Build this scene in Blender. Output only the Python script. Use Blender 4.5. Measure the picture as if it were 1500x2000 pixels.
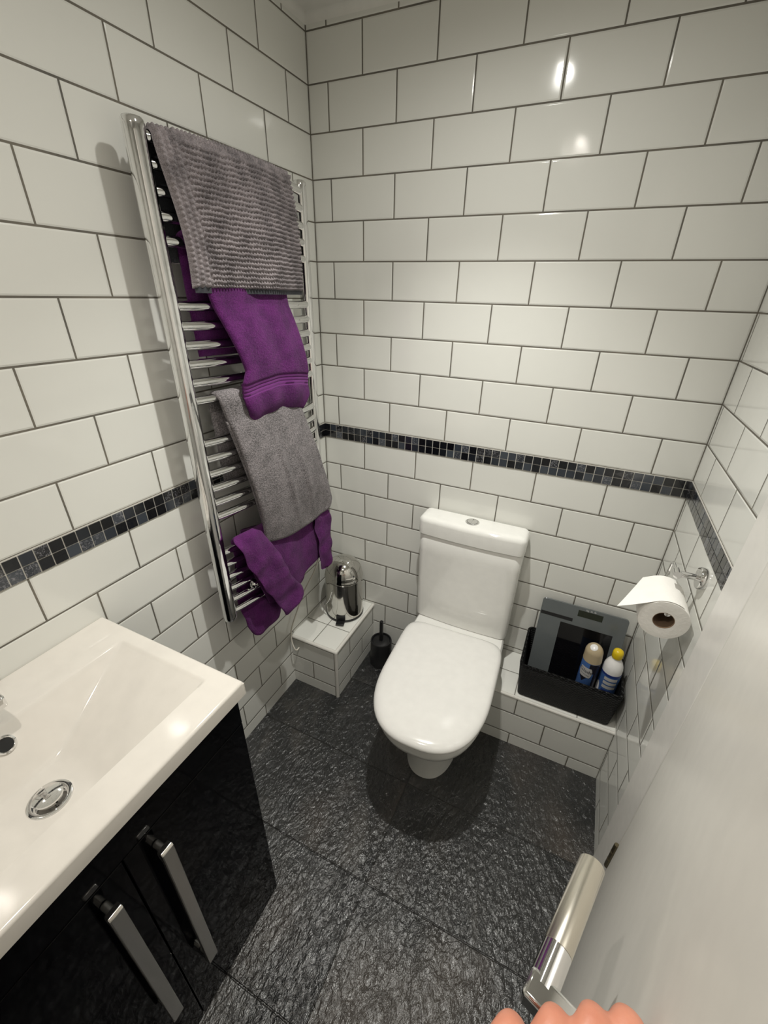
import bpy, bmesh, math, random
from mathutils import Vector, Matrix, noise as mnoise
PI = math.pi
random.seed(7)
for o in list(bpy.data.objects):
    bpy.data.objects.remove(o)
S = bpy.context.scene
C = S.collection

# ------------------------------------------------------------------ camera, world, lamps, exposure
W = 1.18            # right wall
ZC = 2.095          # ceiling
YF = -1.78          # front wall (behind the camera)
cd = bpy.data.cameras.new('camera')
cd.sensor_fit = 'VERTICAL'; cd.sensor_height = 32.0; cd.lens = 820.43*32/2000
cd.shift_x = -12.756/2000; cd.shift_y = 2.778/2000
cd.clip_start = 0.01
cam = bpy.data.objects.new('camera', cd); C.objects.link(cam); S.camera = cam
def rotm(r):
    t = r.length; k = r/t
    return Matrix.Rotation(t, 3, k)
R = rotm(Vector((0.4680, 0.4211, 0.1273))) @ Matrix(((1,0,0),(0,0,-1),(0,1,0)))
E_F = Vector((-0.36399596, 0.80853955, -0.46235348)); E_R = Vector((0.90650538, 0.42153952, 0.02350384))
E_F.normalize(); E_R = (E_R - E_F*E_R.dot(E_F)).normalized(); E_U = E_R.cross(E_F)
m = Matrix.Identity(4)
for i in range(3):
    m[i][0] = E_R[i]; m[i][1] = E_U[i]; m[i][2] = -E_F[i]
m.translation = Vector((0.8686, -1.3076, 1.465))
cam.matrix_world = m

wd = bpy.data.worlds.new('world'); S.world = wd; wd.use_nodes = True
wd.node_tree.nodes['Background'].inputs[0].default_value = (1.0, 0.93, 0.85, 1)
wd.node_tree.nodes['Background'].inputs[1].default_value = 0.04
S.view_settings.view_transform = 'Standard'; S.view_settings.look = 'None'
S.view_settings.gamma = 1; S.view_settings.use_curve_mapping = False
S.view_settings.exposure = 0.14
LAMPS = [(0.59, -0.51, 43.0, 11.5, (1.0, 0.99, 0.93)), (0.59, -1.257, 8.0, 10.5, (1.0, 0.93, 0.85))]
for i, (lx, ly, p, pw_, col) in enumerate(LAMPS):        # each lamp: a main beam and a wide weak spill
    for e, size in ((p, 98), (pw_, 175)):
        ld = bpy.data.lights.new('downlight', 'SPOT'); ld.energy = e; ld.color = col
        ld.spot_size = math.radians(size); ld.spot_blend = 1.0; ld.shadow_soft_size = 0.017
        lo = bpy.data.objects.new('downlight', ld); C.objects.link(lo); lo.location = (lx, ly, ZC-0.012)

# ------------------------------------------------------------------ node helpers
class NT:
    def __init__(s, name):
        s.m = bpy.data.materials.new(name); s.m.use_nodes = True
        s.t = s.m.node_tree; s.b = s.t.nodes['Principled BSDF']
    def n(s, ty, **kw):
        x = s.t.nodes.new(ty)
        for k, v in kw.items(): setattr(x, k, v)
        return x
    def put(s, sock, v):
        if isinstance(v, bpy.types.NodeSocket): s.t.links.new(v, sock)
        else: sock.default_value = v
    def math(s, op, a, b=None, c=None, clamp=False):
        x = s.n('ShaderNodeMath', operation=op, use_clamp=clamp)
        s.put(x.inputs[0], a)
        if b is not None: s.put(x.inputs[1], b)
        if c is not None: s.put(x.inputs[2], c)
        return x.outputs[0]
    def pos(s):
        g = s.n('ShaderNodeTexCoord'); q = s.n('ShaderNodeSeparateXYZ'); s.t.links.new(g.outputs['Object'], q.inputs[0])
        return g.outputs['Object'], q.outputs
    def noise(s, vec, scale, detail=2, rough=.5, dist=0.0):
        x = s.n('ShaderNodeTexNoise'); s.t.links.new(vec, x.inputs['Vector'])
        x.inputs['Scale'].default_value = scale; x.inputs['Detail'].default_value = detail
        x.inputs['Roughness'].default_value = rough; x.inputs['Distortion'].default_value = dist
        return x.outputs[0]
    def ramp(s, f, stops):
        x = s.n('ShaderNodeValToRGB'); s.put(x.inputs[0], f)
        e = x.color_ramp.elements
        while len(e) < len(stops): e.new(0.5)
        for i, (p, c) in enumerate(stops): e[i].position = p; e[i].color = (*c, 1)
        return x.outputs[0]
    def mix(s, f, a, b):
        x = s.n('ShaderNodeMix', data_type='RGBA'); s.put(x.inputs[0], f)
        for k, v in ((6, a), (7, b)):
            if isinstance(v, bpy.types.NodeSocket): s.t.links.new(v, x.inputs[k])
            else: x.inputs[k].default_value = (*v, 1)
        return x.outputs[2]
    def smooth(s, v, a, b):
        x = s.n('ShaderNodeMapRange', interpolation_type='SMOOTHSTEP'); s.put(x.inputs[0], v)
        x.inputs[1].default_value = a; x.inputs[2].default_value = b
        return x.outputs[0]
    def bump(s, h, strength=1, dist=1.0, normal=None):
        x = s.n('ShaderNodeBump'); x.inputs['Strength'].default_value = strength; x.inputs['Distance'].default_value = dist
        s.put(x.inputs['Height'], h)
        if normal is not None: s.t.links.new(normal, x.inputs['Normal'])
        return x.outputs[0]
    def set(s, **kw):
        for k, v in kw.items():
            k = {'base': 'Base Color', 'rough': 'Roughness', 'metal': 'Metallic', 'normal': 'Normal', 'coat': 'Coat Weight', 'coatr': 'Coat Roughness',
                 'sheen': 'Sheen Weight', 'spec': 'Specular IOR Level', 'sss': 'Subsurface Weight', 'emit': 'Emission Color', 'emits': 'Emission Strength', 'trans': 'Transmission Weight'}[k]
            sk = s.b.inputs[k]
            if isinstance(v, bpy.types.NodeSocket): s.t.links.new(v, sk)
            elif isinstance(v, tuple): sk.default_value = (*v, 1)
            else: sk.default_value = v
        return s.m

def simple(name, base, rough=.4, metal=0, bumps=None, **kw):
    t = NT(name); v, q = t.pos()
    f = t.noise(v, 35, 3)
    a = tuple(c*0.94 for c in base); b = tuple(min(1, c*1.05) for c in base)
    t.set(base=t.mix(f, a, b), rough=rough, metal=metal, **kw)
    if bumps:
        sc, st, ds = bumps
        t.set(normal=t.bump(t.noise(v, sc, 3), st, ds))
    return t.m

P_ROW = .1033; TW = .203
TILE = (0.79, 0.79, 0.745); GROUT = (0.15, 0.14, 0.12)
def tile_mat(name, axis, sign, A, B, split=True, ends=(), rowh=P_ROW, z0=1.034, z1=.982):
    """white glazed metro tiles; joints worked out from the position on the wall"""
    t = NT(name); v, q = t.pos()
    u = t.math('MULTIPLY', q[axis], sign)
    z = q[2]
    if split:
        ab = t.math('GREATER_THAN', z, 1.008)
        base = t.math('MULTIPLY_ADD', ab, z0-z1, z1)
        zr = t.math('SUBTRACT', z, base)
    else:
        zr = t.math('SUBTRACT', z, z0)
    rr = t.math('DIVIDE', zr, rowh); row = t.math('FLOOR', rr); fz = t.math('SUBTRACT', rr, row)
    odd = t.math('FLOORED_MODULO', row, 2.0)
    off = t.math('MULTIPLY_ADD', odd, B-A, A)
    uu = t.math('DIVIDE', t.math('SUBTRACT', u, off), TW); col = t.math('FLOOR', uu); fu = t.math('SUBTRACT', uu, col)
    du = t.math('MULTIPLY', t.math('MINIMUM', fu, t.math('SUBTRACT', 1.0, fu)), TW)
    dz = t.math('MULTIPLY', t.math('MINIMUM', fz, t.math('SUBTRACT', 1.0, fz)), rowh)
    d = t.math('MINIMUM', du, dz)
    for e in ends:
        d = t.math('MINIMUM', d, t.math('ABSOLUTE', t.math('SUBTRACT', u, e)))
    tile = t.smooth(d, .0016, .0021)
    pillow = t.smooth(d, .0014, .0052)
    cmb = t.n('ShaderNodeCombineXYZ'); t.put(cmb.inputs[0], col); t.put(cmb.inputs[1], row)
    wn = t.n('ShaderNodeTexWhiteNoise', noise_dimensions='3D'); t.t.links.new(cmb.outputs[0], wn.inputs['Vector'])
    sp = t.n('ShaderNodeSeparateColor'); t.t.links.new(wn.outputs['Color'], sp.inputs[0])
    tilt = t.math('ADD', t.math('MULTIPLY', t.math('SUBTRACT', sp.outputs[0], .5), t.math('MULTIPLY', fu, .0022)),
                  t.math('MULTIPLY', t.math('SUBTRACT', sp.outputs[1], .5), t.math('MULTIPLY', fz, .0012)))
    wav = t.math('MULTIPLY', t.noise(v, 14, 1), .0007)
    h = t.math('ADD', t.math('ADD', t.math('MULTIPLY', pillow, .0009), tilt), wav)
    br = t.math('MULTIPLY_ADD', sp.outputs[2], .05, .96)
    tc = t.mix(t.math('MULTIPLY', sp.outputs[2], .5), TILE, tuple(c*.95 for c in TILE))
    gc = t.ramp(t.noise(v, 9, 4), [(.3, tuple(c*.8 for c in GROUT)), (.7, (0.19, .17, .135))])
    t.set(base=t.mix(tile, gc, tc), rough=t.math('MULTIPLY_ADD', tile, -.70, .80), normal=t.bump(h, 1, 1.0), coat=0.0)
    return t.m

M = {}
M['tile_back'] = tile_mat('white_metro_tile_back', 0, 1, .0631, .1680, ends=(0.0, W))
M['tile_left'] = tile_mat('white_metro_tile_left', 1, -1, .0990, .1990, ends=(0.0,))
M['tile_right'] = tile_mat('white_metro_tile_right', 1, -1, .1155, .0155+.203, ends=(0.0,))
M['tile_side'] = tile_mat('white_metro_tile_side', 0, 1, .02, .12)
M['tile_boxfront'] = tile_mat('white_metro_tile_box_front', 0, 1, .097, .2, z0=.052, split=False, rowh=.0915)
M['tile_boxside'] = tile_mat('white_metro_tile_box_side', 1, -1, .11, .01, z0=.052, split=False, rowh=.0915)
def toptile(name, axis_u, u0, us, axis_v, v0, vs):
    t = NT(name); v, q = t.pos()
    d = None
    for ax, a0, st in ((axis_u, u0, us), (axis_v, v0, vs)):
        r = t.math('DIVIDE', t.math('SUBTRACT', q[ax], a0), st); f = t.math('SUBTRACT', r, t.math('FLOOR', r))
        e = t.math('MULTIPLY', t.math('MINIMUM', f, t.math('SUBTRACT', 1.0, f)), st)
        d = e if d is None else t.math('MINIMUM', d, e)
    tile = t.smooth(d, .0011, .0016)
    h = t.math('ADD', t.math('MULTIPLY', t.smooth(d, .001, .004), .0009), t.math('MULTIPLY', t.noise(v, 14, 1), .0006))
    t.set(base=t.mix(tile, GROUT, TILE), rough=t.math('MULTIPLY_ADD', tile, -.68, .80), normal=t.bump(h, 1, 1))
    return t.m
M['tile_boxtop'] = toptile('white_tile_box_top', 0, .098, .203, 1, -.2, .203)
M['tile_ledgetop'] = toptile('white_tile_ledge_top', 0, .66, .203, 1, -.104, .1035)
M['tile_trim'] = simple('glazed_white_edge_trim', (.74, .72, .67), .12)

def slate():
    t = NT('black_slate_floor'); v, q = t.pos()
    fy = t.math('DIVIDE', t.math('ADD', q[1], .209), .3005); ry = t.math('FLOOR', fy); gy = t.math('SUBTRACT', fy, ry)
    fx = t.math('DIVIDE', t.math('SUBTRACT', q[0], .597), .60); rx = t.math('FLOOR', fx); gx = t.math('SUBTRACT', fx, rx)
    wob = t.math('MULTIPLY', t.math('SUBTRACT', t.noise(v, 40, 3), .5), .0035)
    dy = t.math('ADD', t.math('MULTIPLY', t.math('MINIMUM', gy, t.math('SUBTRACT', 1.0, gy)), .3005), wob)
    dx = t.math('ADD', t.math('MULTIPLY', t.math('MINIMUM', gx, t.math('SUBTRACT', 1.0, gx)), .60), wob)
    d = t.math('MINIMUM', dx, dy)
    tile = t.smooth(d, .0008, .0026)
    cmb = t.n('ShaderNodeCombineXYZ'); t.put(cmb.inputs[0], rx); t.put(cmb.inputs[1], ry)
    off = t.n('ShaderNodeVectorMath', operation='MULTIPLY_ADD'); t.t.links.new(cmb.outputs[0], off.inputs[0])
    off.inputs[1].default_value = (3.7, 5.3, 0); t.t.links.new(v, off.inputs[2])
    vv = off.outputs[0]
    mp = t.n('ShaderNodeMapping'); t.t.links.new(vv, mp.inputs[0]); mp.inputs['Rotation'].default_value = (0, 0, .5); mp.inputs['Scale'].default_value = (1, .55, 1)
    mv = mp.outputs[0]
    n1 = t.noise(mv, 7, 5, .6, .8); n2 = t.noise(mv, 78, 4, .55, .35); n3 = t.noise(mv, 150, 4, .6)
    rid = t.math('ABSOLUTE', t.math('SUBTRACT', t.noise(mv, 11, 6, .6, 1.2), .5))
    crack = t.smooth(rid, 0.0, .02)
    h = t.math('ADD', t.math('MULTIPLY', n1, .008), t.math('MULTIPLY', n2, .0062))
    h = t.math('ADD', h, t.math('MULTIPLY', n3, .0010))
    h = t.math('ADD', h, t.math('MULTIPLY', crack, .0006))
    h = t.math('ADD', h, t.math('MULTIPLY', tile, .0022))
    col = t.ramp(n1, [(.3, (.010, .011, .012)), (.55, (.024, .024, .024)), (.75, (.055, .051, .046))])
    col2 = t.mix(t.smooth(t.noise(mv, 3, 3), .5, .75), col, (.052, .043, .036))
    t.set(base=t.mix(tile, (.014, .013, .012), col2), rough=t.math('MULTIPLY_ADD', n1, .18, .15), normal=t.bump(h, 1.0, 1.0), spec=.8)
    return t.m
M['slate'] = slate()
M['ceiling'] = simple('matt_white_ceiling_paint', (.78, .77, .73), .6, bumps=(60, .1, .002))
M['grout'] = simple('pale_mosaic_grout', (.62, .60, .55), .7)
M['paint'] = simple('white_satin_door_paint', (.86, .835, .78), .30, bumps=(25, .12, .003))
M['frame_paint'] = simple('white_gloss_frame_paint', (.82, .80, .76), .25, bumps=(20, .12, .003))
M['ceramic'] = simple('white_glazed_ceramic', (.83, .825, .79), .06)
M['basin_ceramic'] = simple('white_basin_ceramic', (.72, .685, .63), .08)
M['seat_plastic'] = simple('white_seat_plastic', (.82, .81, .78), .13)
M['chrome'] = simple('polished_chrome', (.82, .82, .82), .05, 1)
M['chrome_soft'] = simple('brushed_steel', (.70, .66, .58), .26, 1)
M['satin_chrome'] = simple('satin_chrome', (.80, .78, .74), .24, 1)
M['chrome_tube'] = simple('chrome_tube', (.78, .78, .78), .09, 1, bumps=(18, .15, .004))
M['steel_bin'] = simple('polished_steel_bin', (.62, .61, .58), .08, 1, bumps=(14, .12, .003))
M['black_gloss'] = simple('black_gloss_panel', (.002, .002, .003), .05, spec=.15)
M['black_plastic'] = simple('black_plastic', (.012, .012, .013), .35)
M['dark_gap'] = simple('dark_gap', (.01, .01, .01), .8)
M['brass'] = simple('aged_brass', (.20, .17, .11), .4, 1)
M['white_cable'] = simple('white_cable_plastic', (.72, .68, .6), .35)
M['paper'] = simple('white_toilet_paper', (.86, .84, .80), .9, bumps=(160, .25, .002))
M['card'] = simple('brown_cardboard_core', (.20, .13, .08), .85)
def terry(name, c1, c2, sc=420, st=.9, speck=.5, d=.004):
    t = NT(name); v, q = t.pos()
    a = t.noise(v, sc, 3, .7); b = t.noise(v, 26, 3)
    f = t.math('ADD', t.math('MULTIPLY', t.smooth(a, .35, .65), speck), t.math('MULTIPLY', t.smooth(b, .3, .7), 1-speck))
    hh = t.math('ADD', t.math('MULTIPLY', a, 1.0), t.math('MULTIPLY', t.noise(v, sc*.35, 2), .8))
    t.set(base=t.mix(f, c1, c2), rough=.95, sheen=.08, normal=t.bump(hh, st, d), spec=.15)
    return t.m
M['purple'] = terry('purple_terry', (.060, .008, .070), (.150, .022, .165))
M['purple_band'] = terry('purple_towel_band', (.13, .025, .15), (.17, .04, .19), 700, .3)
M['grey_terry'] = terry('grey_terry', (.085, .08, .082), (.33, .30, .31), 330, .9, .75)
M['mat_pile'] = terry('grey_chenille', (.11, .10, .105), (.36, .32, .33), 500, .6, .5, .003)
M['mat_back'] = terry('dark_grey_mat_backing', (.035, .037, .042), (.06, .062, .07), 300, .3)
def wicker():
    t = NT('black_woven_basket'); v, q = t.pos()
    s = t.math('ADD', q[0], q[1])
    fr = t.math('SINE', t.math('MULTIPLY', q[2], 2*PI/.009)); rw = t.math('FLOOR', t.math('DIVIDE', q[2], .0045))
    fs = t.math('SINE', t.math('ADD', t.math('MULTIPLY', s, 2*PI/.022), t.math('MULTIPLY', rw, PI)))
    h = t.math('ADD', t.math('MULTIPLY', t.math('ABSOLUTE', fr), .6), t.math('MULTIPLY', fs, .5))
    t.set(base=t.mix(t.noise(v, 200, 2), (.002, .002, .0022), (.007, .0068, .0068)), rough=.45, spec=.18, normal=t.bump(h, 1.0, .004))
    return t.m
M['wicker'] = wicker()
M['wicker_floor'] = simple('black_basket_base', (.012, .012, .013), .55)
M['glass_grey'] = simple('grey_coated_scale_glass', (.12, .132, .135), .16)
M['glass_black'] = simple('black_scale_glass', (.004, .004, .005), .06)
M['lcd'] = simple('scale_display', (.012, .016, .008), .15)
M['white_print'] = simple('white_print', (.6, .6, .6), .5)
M['dark_print'] = simple('dark_print', (.02, .02, .035), .5)
M['can_blue'] = simple('blue_can_print', (.055, .125, .33), .25, .0)
M['can_beige'] = simple('beige_plastic_cap', (.42, .34, .22), .35)
M['can_white'] = simple('white_plastic', (.78, .77, .76), .28)
M['can_label'] = simple('pale_label', (.50, .49, .48), .4)
M['can_dark'] = simple('dark_can_print', (.015, .015, .025), .3)
M['can_navy'] = simple('navy_label', (.02, .04, .20), .3)
M['yellow'] = simple('yellow_plastic_cap', (.70, .50, .01), .3)
def skin():
    t = NT('skin'); v, q = t.pos()
    t.set(base=t.mix(t.noise(v, 60, 4), (.60, .22, .14), (.74, .33, .22)), rough=.45, sss=.15, normal=t.bump(t.noise(v, 260, 4), .25, .001))
    t.b.inputs['Subsurface Radius'].default_value = (.012, .004, .002)
    return t.m
M['skin'] = skin()
M['nail'] = simple('fingernail', (.75, .50, .42), .25)
def lampmat():
    t = NT('lit_lamp_lens'); v, q = t.pos()
    f = t.noise(v, 90, 2)
    t.set(base=(.9, .9, .9), emit=t.mix(f, (1, .93, .82), (1, .95, .86)), emits=35.0)
    return t.m
M['lens'] = lampmat()
def mosaicmat():
    t = NT('black_glass_mosaic'); v, q = t.pos()
    at = t.n('ShaderNodeAttribute'); at.attribute_name = 'rnd'
    sp = t.n('ShaderNodeSeparateColor'); t.t.links.new(at.outputs['Color'], sp.inputs[0])
    r1, r2 = sp.outputs[0], sp.outputs[1]
    crackle = t.noise(v, 130, 5, .75, 2.0)
    cr = t.smooth(crackle, .5, .62)
    spark = t.math('MULTIPLY', cr, t.math('GREATER_THAN', r1, .62))
    base = t.ramp(r2, [(.0, (.004, .004, .006)), (.45, (.008, .009, .012)), (.8, (.035, .042, .055)), (1, (.06, .07, .085))])
    t.set(base=t.mix(spark, base, (.20, .20, .22)), rough=t.math('MULTIPLY_ADD', spark, .3, .05), normal=t.bump(t.math('MULTIPLY', crackle, t.math('MULTIPLY_ADD', t.math('GREATER_THAN', r1, .62), .9, .12)), .6, .002), coat=.6)
    return t.m
M['mosaic'] = mosaicmat()

# ------------------------------------------------------------------ mesh helpers
def link(name, bm, mat, parent=None, smooth=True, bevel=None, sub=0, solid=None, angle=40):
    bmesh.ops.recalc_face_normals(bm, faces=bm.faces[:])
    me = bpy.data.meshes.new(name); bm.to_mesh(me); bm.free()
    o = bpy.data.objects.new(name, me); C.objects.link(o)
    mats = mat if isinstance(mat, (list, tuple)) else [mat]
    for mm in mats: me.materials.append(M[mm] if isinstance(mm, str) else mm)
    if smooth:
        me.polygons.foreach_set('use_smooth', [True]*len(me.polygons))
        try: me.set_sharp_from_angle(angle=math.radians(angle))
        except Exception: pass
    if parent is not None: o.parent = parent
    if solid:
        md = o.modifiers.new('solid', 'SOLIDIFY'); md.thickness = solid; md.offset = 0
    if bevel:
        md = o.modifiers.new('bevel', 'BEVEL'); md.width = bevel; md.segments = 3; md.limit_method = 'ANGLE'; md.angle_limit = math.radians(35)
        md.harden_normals = False
    if sub:
        md = o.modifiers.new('sub', 'SUBSURF'); md.levels = sub; md.render_levels = sub
    return o
def tag(o, label=None, cat=None, group=None, kind=None):
    if label: o['label'] = label
    if cat: o['category'] = cat
    if group: o['group'] = group
    if kind: o['kind'] = kind
    return o
def thing(name, label, cat, loc=(0, 0, 0), group=None):
    o = bpy.data.objects.new(name, None); C.objects.link(o); o.location = loc; o.empty_display_size = .05
    return tag(o, label, cat, group)
def rel(o, root):
    """keep world placed mesh where it is under a root whose origin is elsewhere"""
    o.parent = root; o.matrix_parent_inverse = Matrix.Translation(-Vector(root.location)); return o
def struct(o): o['kind'] = 'structure'; return o
def box(bm, x0, x1, y0, y1, z0, z1, mi=0):
    vs = [bm.verts.new(p) for p in ((x0,y0,z0),(x1,y0,z0),(x1,y1,z0),(x0,y1,z0),(x0,y0,z1),(x1,y0,z1),(x1,y1,z1),(x0,y1,z1))]
    fs = []
    for f in ((0,3,2,1),(4,5,6,7),(0,1,5,4),(1,2,6,5),(2,3,7,6),(3,0,4,7)):
        a = bm.faces.new([vs[i] for i in f]); a.material_index = mi; fs.append(a)
    return fs
def obox(bm, o, ax, ay, az, x0, x1, y0, y1, z0, z1):
    """box in a frame of three axes"""
    n0 = len(bm.verts); fs = box(bm, x0, x1, y0, y1, z0, z1); bm.verts.ensure_lookup_table()
    for v in bm.verts[n0:]:
        p = v.co.copy(); v.co = o + ax*p.x + ay*p.y + az*p.z
    return fs
def loft(bm, rings, cap0=True, cap1=True, closed=True, mi=0):
    prev = None; first = None
    for r in rings:
        vs = [bm.verts.new(p) for p in r]
        if prev:
            n = len(vs)
            for i in range(n if closed else n-1):
                j = (i+1) % n
                f = bm.faces.new((prev[i], prev[j], vs[j], vs[i])); f.material_index = mi
        else: first = vs
        prev = vs
    if cap0: f = bm.faces.new(first[::-1]); f.material_index = mi
    if cap1: f = bm.faces.new(prev); f.material_index = mi
def lathe(bm, prof, c=(0,0,0), n=40, axis='z', mi=0, cap0=True, cap1=True):
    rings = []
    for r, h in prof:
        r = max(r, 1e-5); ring = []
        for k in range(n):
            a = 2*PI*k/n; x, y = r*math.cos(a), r*math.sin(a)
            if axis == 'z': p = (c[0]+x, c[1]+y, c[2]+h)
            elif axis == 'x': p = (c[0]+h, c[1]+x, c[2]+y)
            else: p = (c[0]+x, c[1]+h, c[2]+y)
            ring.append(p)
        rings.append(ring)
    loft(bm, rings, cap0, cap1, True, mi)
def tube(bm, pts, r, n=14, sx=1.0, sy=1.0, power=2.0, up=None, mi=0):
    pts = [Vector(p) for p in pts]; rings = []
    rs = r if isinstance(r, (list, tuple)) else [r]*len(pts)
    t0 = (pts[1]-pts[0]).normalized()
    a = up or (Vector((0,0,1)) if abs(t0.z) < .9 else Vector((0,1,0)))
    nx = (a - t0*a.dot(t0)).normalized()
    for i, p in enumerate(pts):
        if i == 0: t = t0
        elif i == len(pts)-1: t = (pts[i]-pts[i-1]).normalized()
        else: t = ((pts[i+1]-pts[i]).normalized()+(pts[i]-pts[i-1]).normalized()).normalized()
        nx = (nx - t*nx.dot(t)).normalized(); ny = t.cross(nx)
        ring = []
        for k in range(n):
            b = 2*PI*k/n; cx, cy = math.cos(b), math.sin(b)
            cx = math.copysign(abs(cx)**(2/power), cx); cy = math.copysign(abs(cy)**(2/power), cy)
            ring.append(p + nx*(rs[i]*sx*cx) + ny*(rs[i]*sy*cy))
        rings.append(ring)
    loft(bm, rings, mi=mi)
def bez(pts, n=10):
    """smooth Catmull-Rom through points"""
    P = [Vector(p) for p in pts]; out = []
    for i in range(len(P)-1):
        a = P[i-1] if i else P[0]*2-P[1]; b, c = P[i], P[i+1]; d = P[i+2] if i+2 < len(P) else P[-1]*2-P[-2]
        for k in range(n):
            t = k/n
            out.append(.5*((2*b)+(c-a)*t+(2*a-5*b+4*c-d)*t*t+(3*b-a-3*c+d)*t**3))
    out.append(P[-1]); return out
def rrect(cx, cy, hx, hy, r, z, n=6, bulge=0):
    pts = []
    for qx, qy, a0 in ((1,1,0),(-1,1,90),(-1,-1,180),(1,-1,270)):
        for k in range(n+1):
            a = math.radians(a0+90*k/n)
            pts.append(Vector((cx+qx*(hx-r)+r*math.cos(a), cy+qy*(hy-r)+r*math.sin(a), z)))
    return pts
def rr_solid(bm, cx, cy, hx, hy, r, z0, z1, e=.004, ds=3):
    rings = []
    for k in range(ds+1):
        a = PI/2*k/ds; rings.append(rrect(cx, cy, hx-e*(1-math.sin(a)), hy-e*(1-math.sin(a)), max(r-e*(1-math.sin(a)), .001), z0+e*(1-math.cos(a))))
    for k in range(ds+1):
        a = PI/2*k/ds; rings.append(rrect(cx, cy, hx-e*(1-math.cos(a)), hy-e*(1-math.cos(a)), max(r-e*(1-math.cos(a)), .001), z1-e*(1-math.sin(a))))
    loft(bm, rings)

# ------------------------------------------------------------------ the room
bm = bmesh.new(); box(bm, -.1, 1.32, YF-.1, .1, -.1, 0); struct(link('floor', bm, 'slate', smooth=False))
bm = bmesh.new(); box(bm, -.1, 1.32, YF-.1, .1, ZC, ZC+.1); struct(link('ceiling', bm, 'ceiling', smooth=False))
bm = bmesh.new(); box(bm, -.1, W+.1, 0, .1, 0, ZC); struct(link('wall_back', bm, 'tile_back', smooth=False))
bm = bmesh.new(); box(bm, -.1, 0, YF, 0, 0, ZC); struct(link('wall_left', bm, 'tile_left', smooth=False))
bm = bmesh.new(); box(bm, -.1, W+.1, YF-.1, YF, 0, ZC); struct(link('wall_front', bm, 'tile_side', smooth=False))
DY0, DY1 = -.47, -1.36      # door opening with its frame
bm = bmesh.new()
box(bm, W, W+.1, DY0-.012, 0, 0, ZC); box(bm, W, W+.1, YF, DY1, 0, ZC); box(bm, W, W+.1, DY1, DY0-.012, 2.03, ZC)
struct(link('wall_right', bm, 'tile_right', smooth=False))
# coved plaster edge where walls meet the ceiling
bm = bmesh.new()
for (a, b, nx, ny) in (((0,0),(W,0),0,-1), ((0,0),(0,YF),1,0)):
    r1 = []; r2 = []
    for k in range(7):
        t = PI/2*k/6; dx = .016*(1-math.sin(t)); dz = .016*(1-math.cos(t))
        r1.append((a[0]+nx*dx, a[1]+ny*dx, ZC-dz)); r2.append((b[0]+nx*dx, b[1]+ny*dx, ZC-dz))
    r1.append((a[0], a[1], ZC)); r2.append((b[0], b[1], ZC))
    loft(bm, [r1, r2])
struct(link('trim_1', bm, 'ceiling'))

# mosaic borders: real little glass tiles on a grout strip
def mosaic(name, O, U, N, L, lead=0.0):
    """O corner at band bottom, U along the wall, N out of the wall"""
    Z = Vector((0,0,1)); bm = bmesh.new()
    lay = bm.loops.layers.float_color.new('rnd')
    for f in obox(bm, O, U, N, Z, 0, L, 0, .0018, .0, .052): f.material_index = 1
    p = .0253; s = .0231; k = 0
    x = .0016
    while x < L-.002:
        for row in range(2):
            z0 = .0016+row*.0252; x1 = min(x+s, L)
            r = (random.random(), random.random(), random.random(), 1)
            fs = obox(bm, O, U, N, Z, x, x1, .0018, .0030+.0006*random.random(), z0, z0+s)
            for f in fs:
                for lp in f.loops: lp[lay] = r
        x += p
    o = link(name, bm, ['mosaic', 'grout'], smooth=False)
    return struct(o)
ZM = .982
mosaic('trim_2', Vector((0,0,ZM)), Vector((1,0,0)), Vector((0,-1,0)), W)
mosaic('trim_3', Vector((0,0,ZM)), Vector((0,-1,0)), Vector((1,0,0)), -YF)
mosaic('trim_4', Vector((W,0,ZM)), Vector((0,-1,0)), Vector((-1,0,0)), -DY0)

# low tiled boxing in the left corner, with edge trims
bm = bmesh.new()
BX, BY, BZ = .213, -.32, .250
f = box(bm, 0, BX-.003, BY+.003, 0, 0, BZ-.003)
f[1].material_index = 0; f[2].material_index = 1; f[3].material_index = 2; f[0].material_index = 1
o = struct(link('wall_low_left', bm, ['tile_boxtop', 'tile_boxfront', 'tile_boxside'], smooth=False))
bm = bmesh.new()
tr = .0075
tube(bm, [(0, BY+tr-.001, BZ-tr), (BX-tr, BY+tr-.001, BZ-tr)], tr, 16); tube(bm, [(BX-tr+.001, BY+tr-.001, BZ-tr), (BX-tr+.001, 0, BZ-tr)], tr, 16)
tube(bm, [(BX-tr+.001, BY+tr-.001, 0), (BX-tr+.001, BY+tr-.001, BZ-tr)], tr, 16)
lathe(bm, [(0.0, -tr), (tr*.7, -tr*.7), (tr, 0), (tr*.7, tr*.7), (0, tr)], (BX-tr+.001, BY+tr-.001, BZ-tr), 16)
struct(link('trim_5', bm, 'tile_trim'))
# tiled ledge at the right, under the basket
LX, LY, LZ = .70, -.212, .240
bm = bmesh.new()
f = box(bm, LX, W, LY, 0, 0, LZ)
f[1].material_index = 0; f[2].material_index = 1; f[0].material_index = 1; f[5].material_index = 2
struct(link('wall_low_right', bm, ['tile_ledgetop', 'tile_back', 'tile_right'], smooth=False))
bm = bmesh.new(); tube(bm, [(LX, LY+.0045, LZ-.0045), (W, LY+.0045, LZ-.0045)], .006, 14)
struct(link('trim_6', bm, 'tile_trim'))

# door frame
FX = 1.168
bm = bmesh.new()
box(bm, FX, W+.1, -.590, -.486, 0, 2.03); box(bm, FX, W+.1, -1.36, -1.285, 0, 2.03); box(bm, FX, W+.1, -1.36, -.486, 1.995, 2.06)
struct(link('trim_7', bm, 'frame_paint', bevel=.004))

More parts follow.
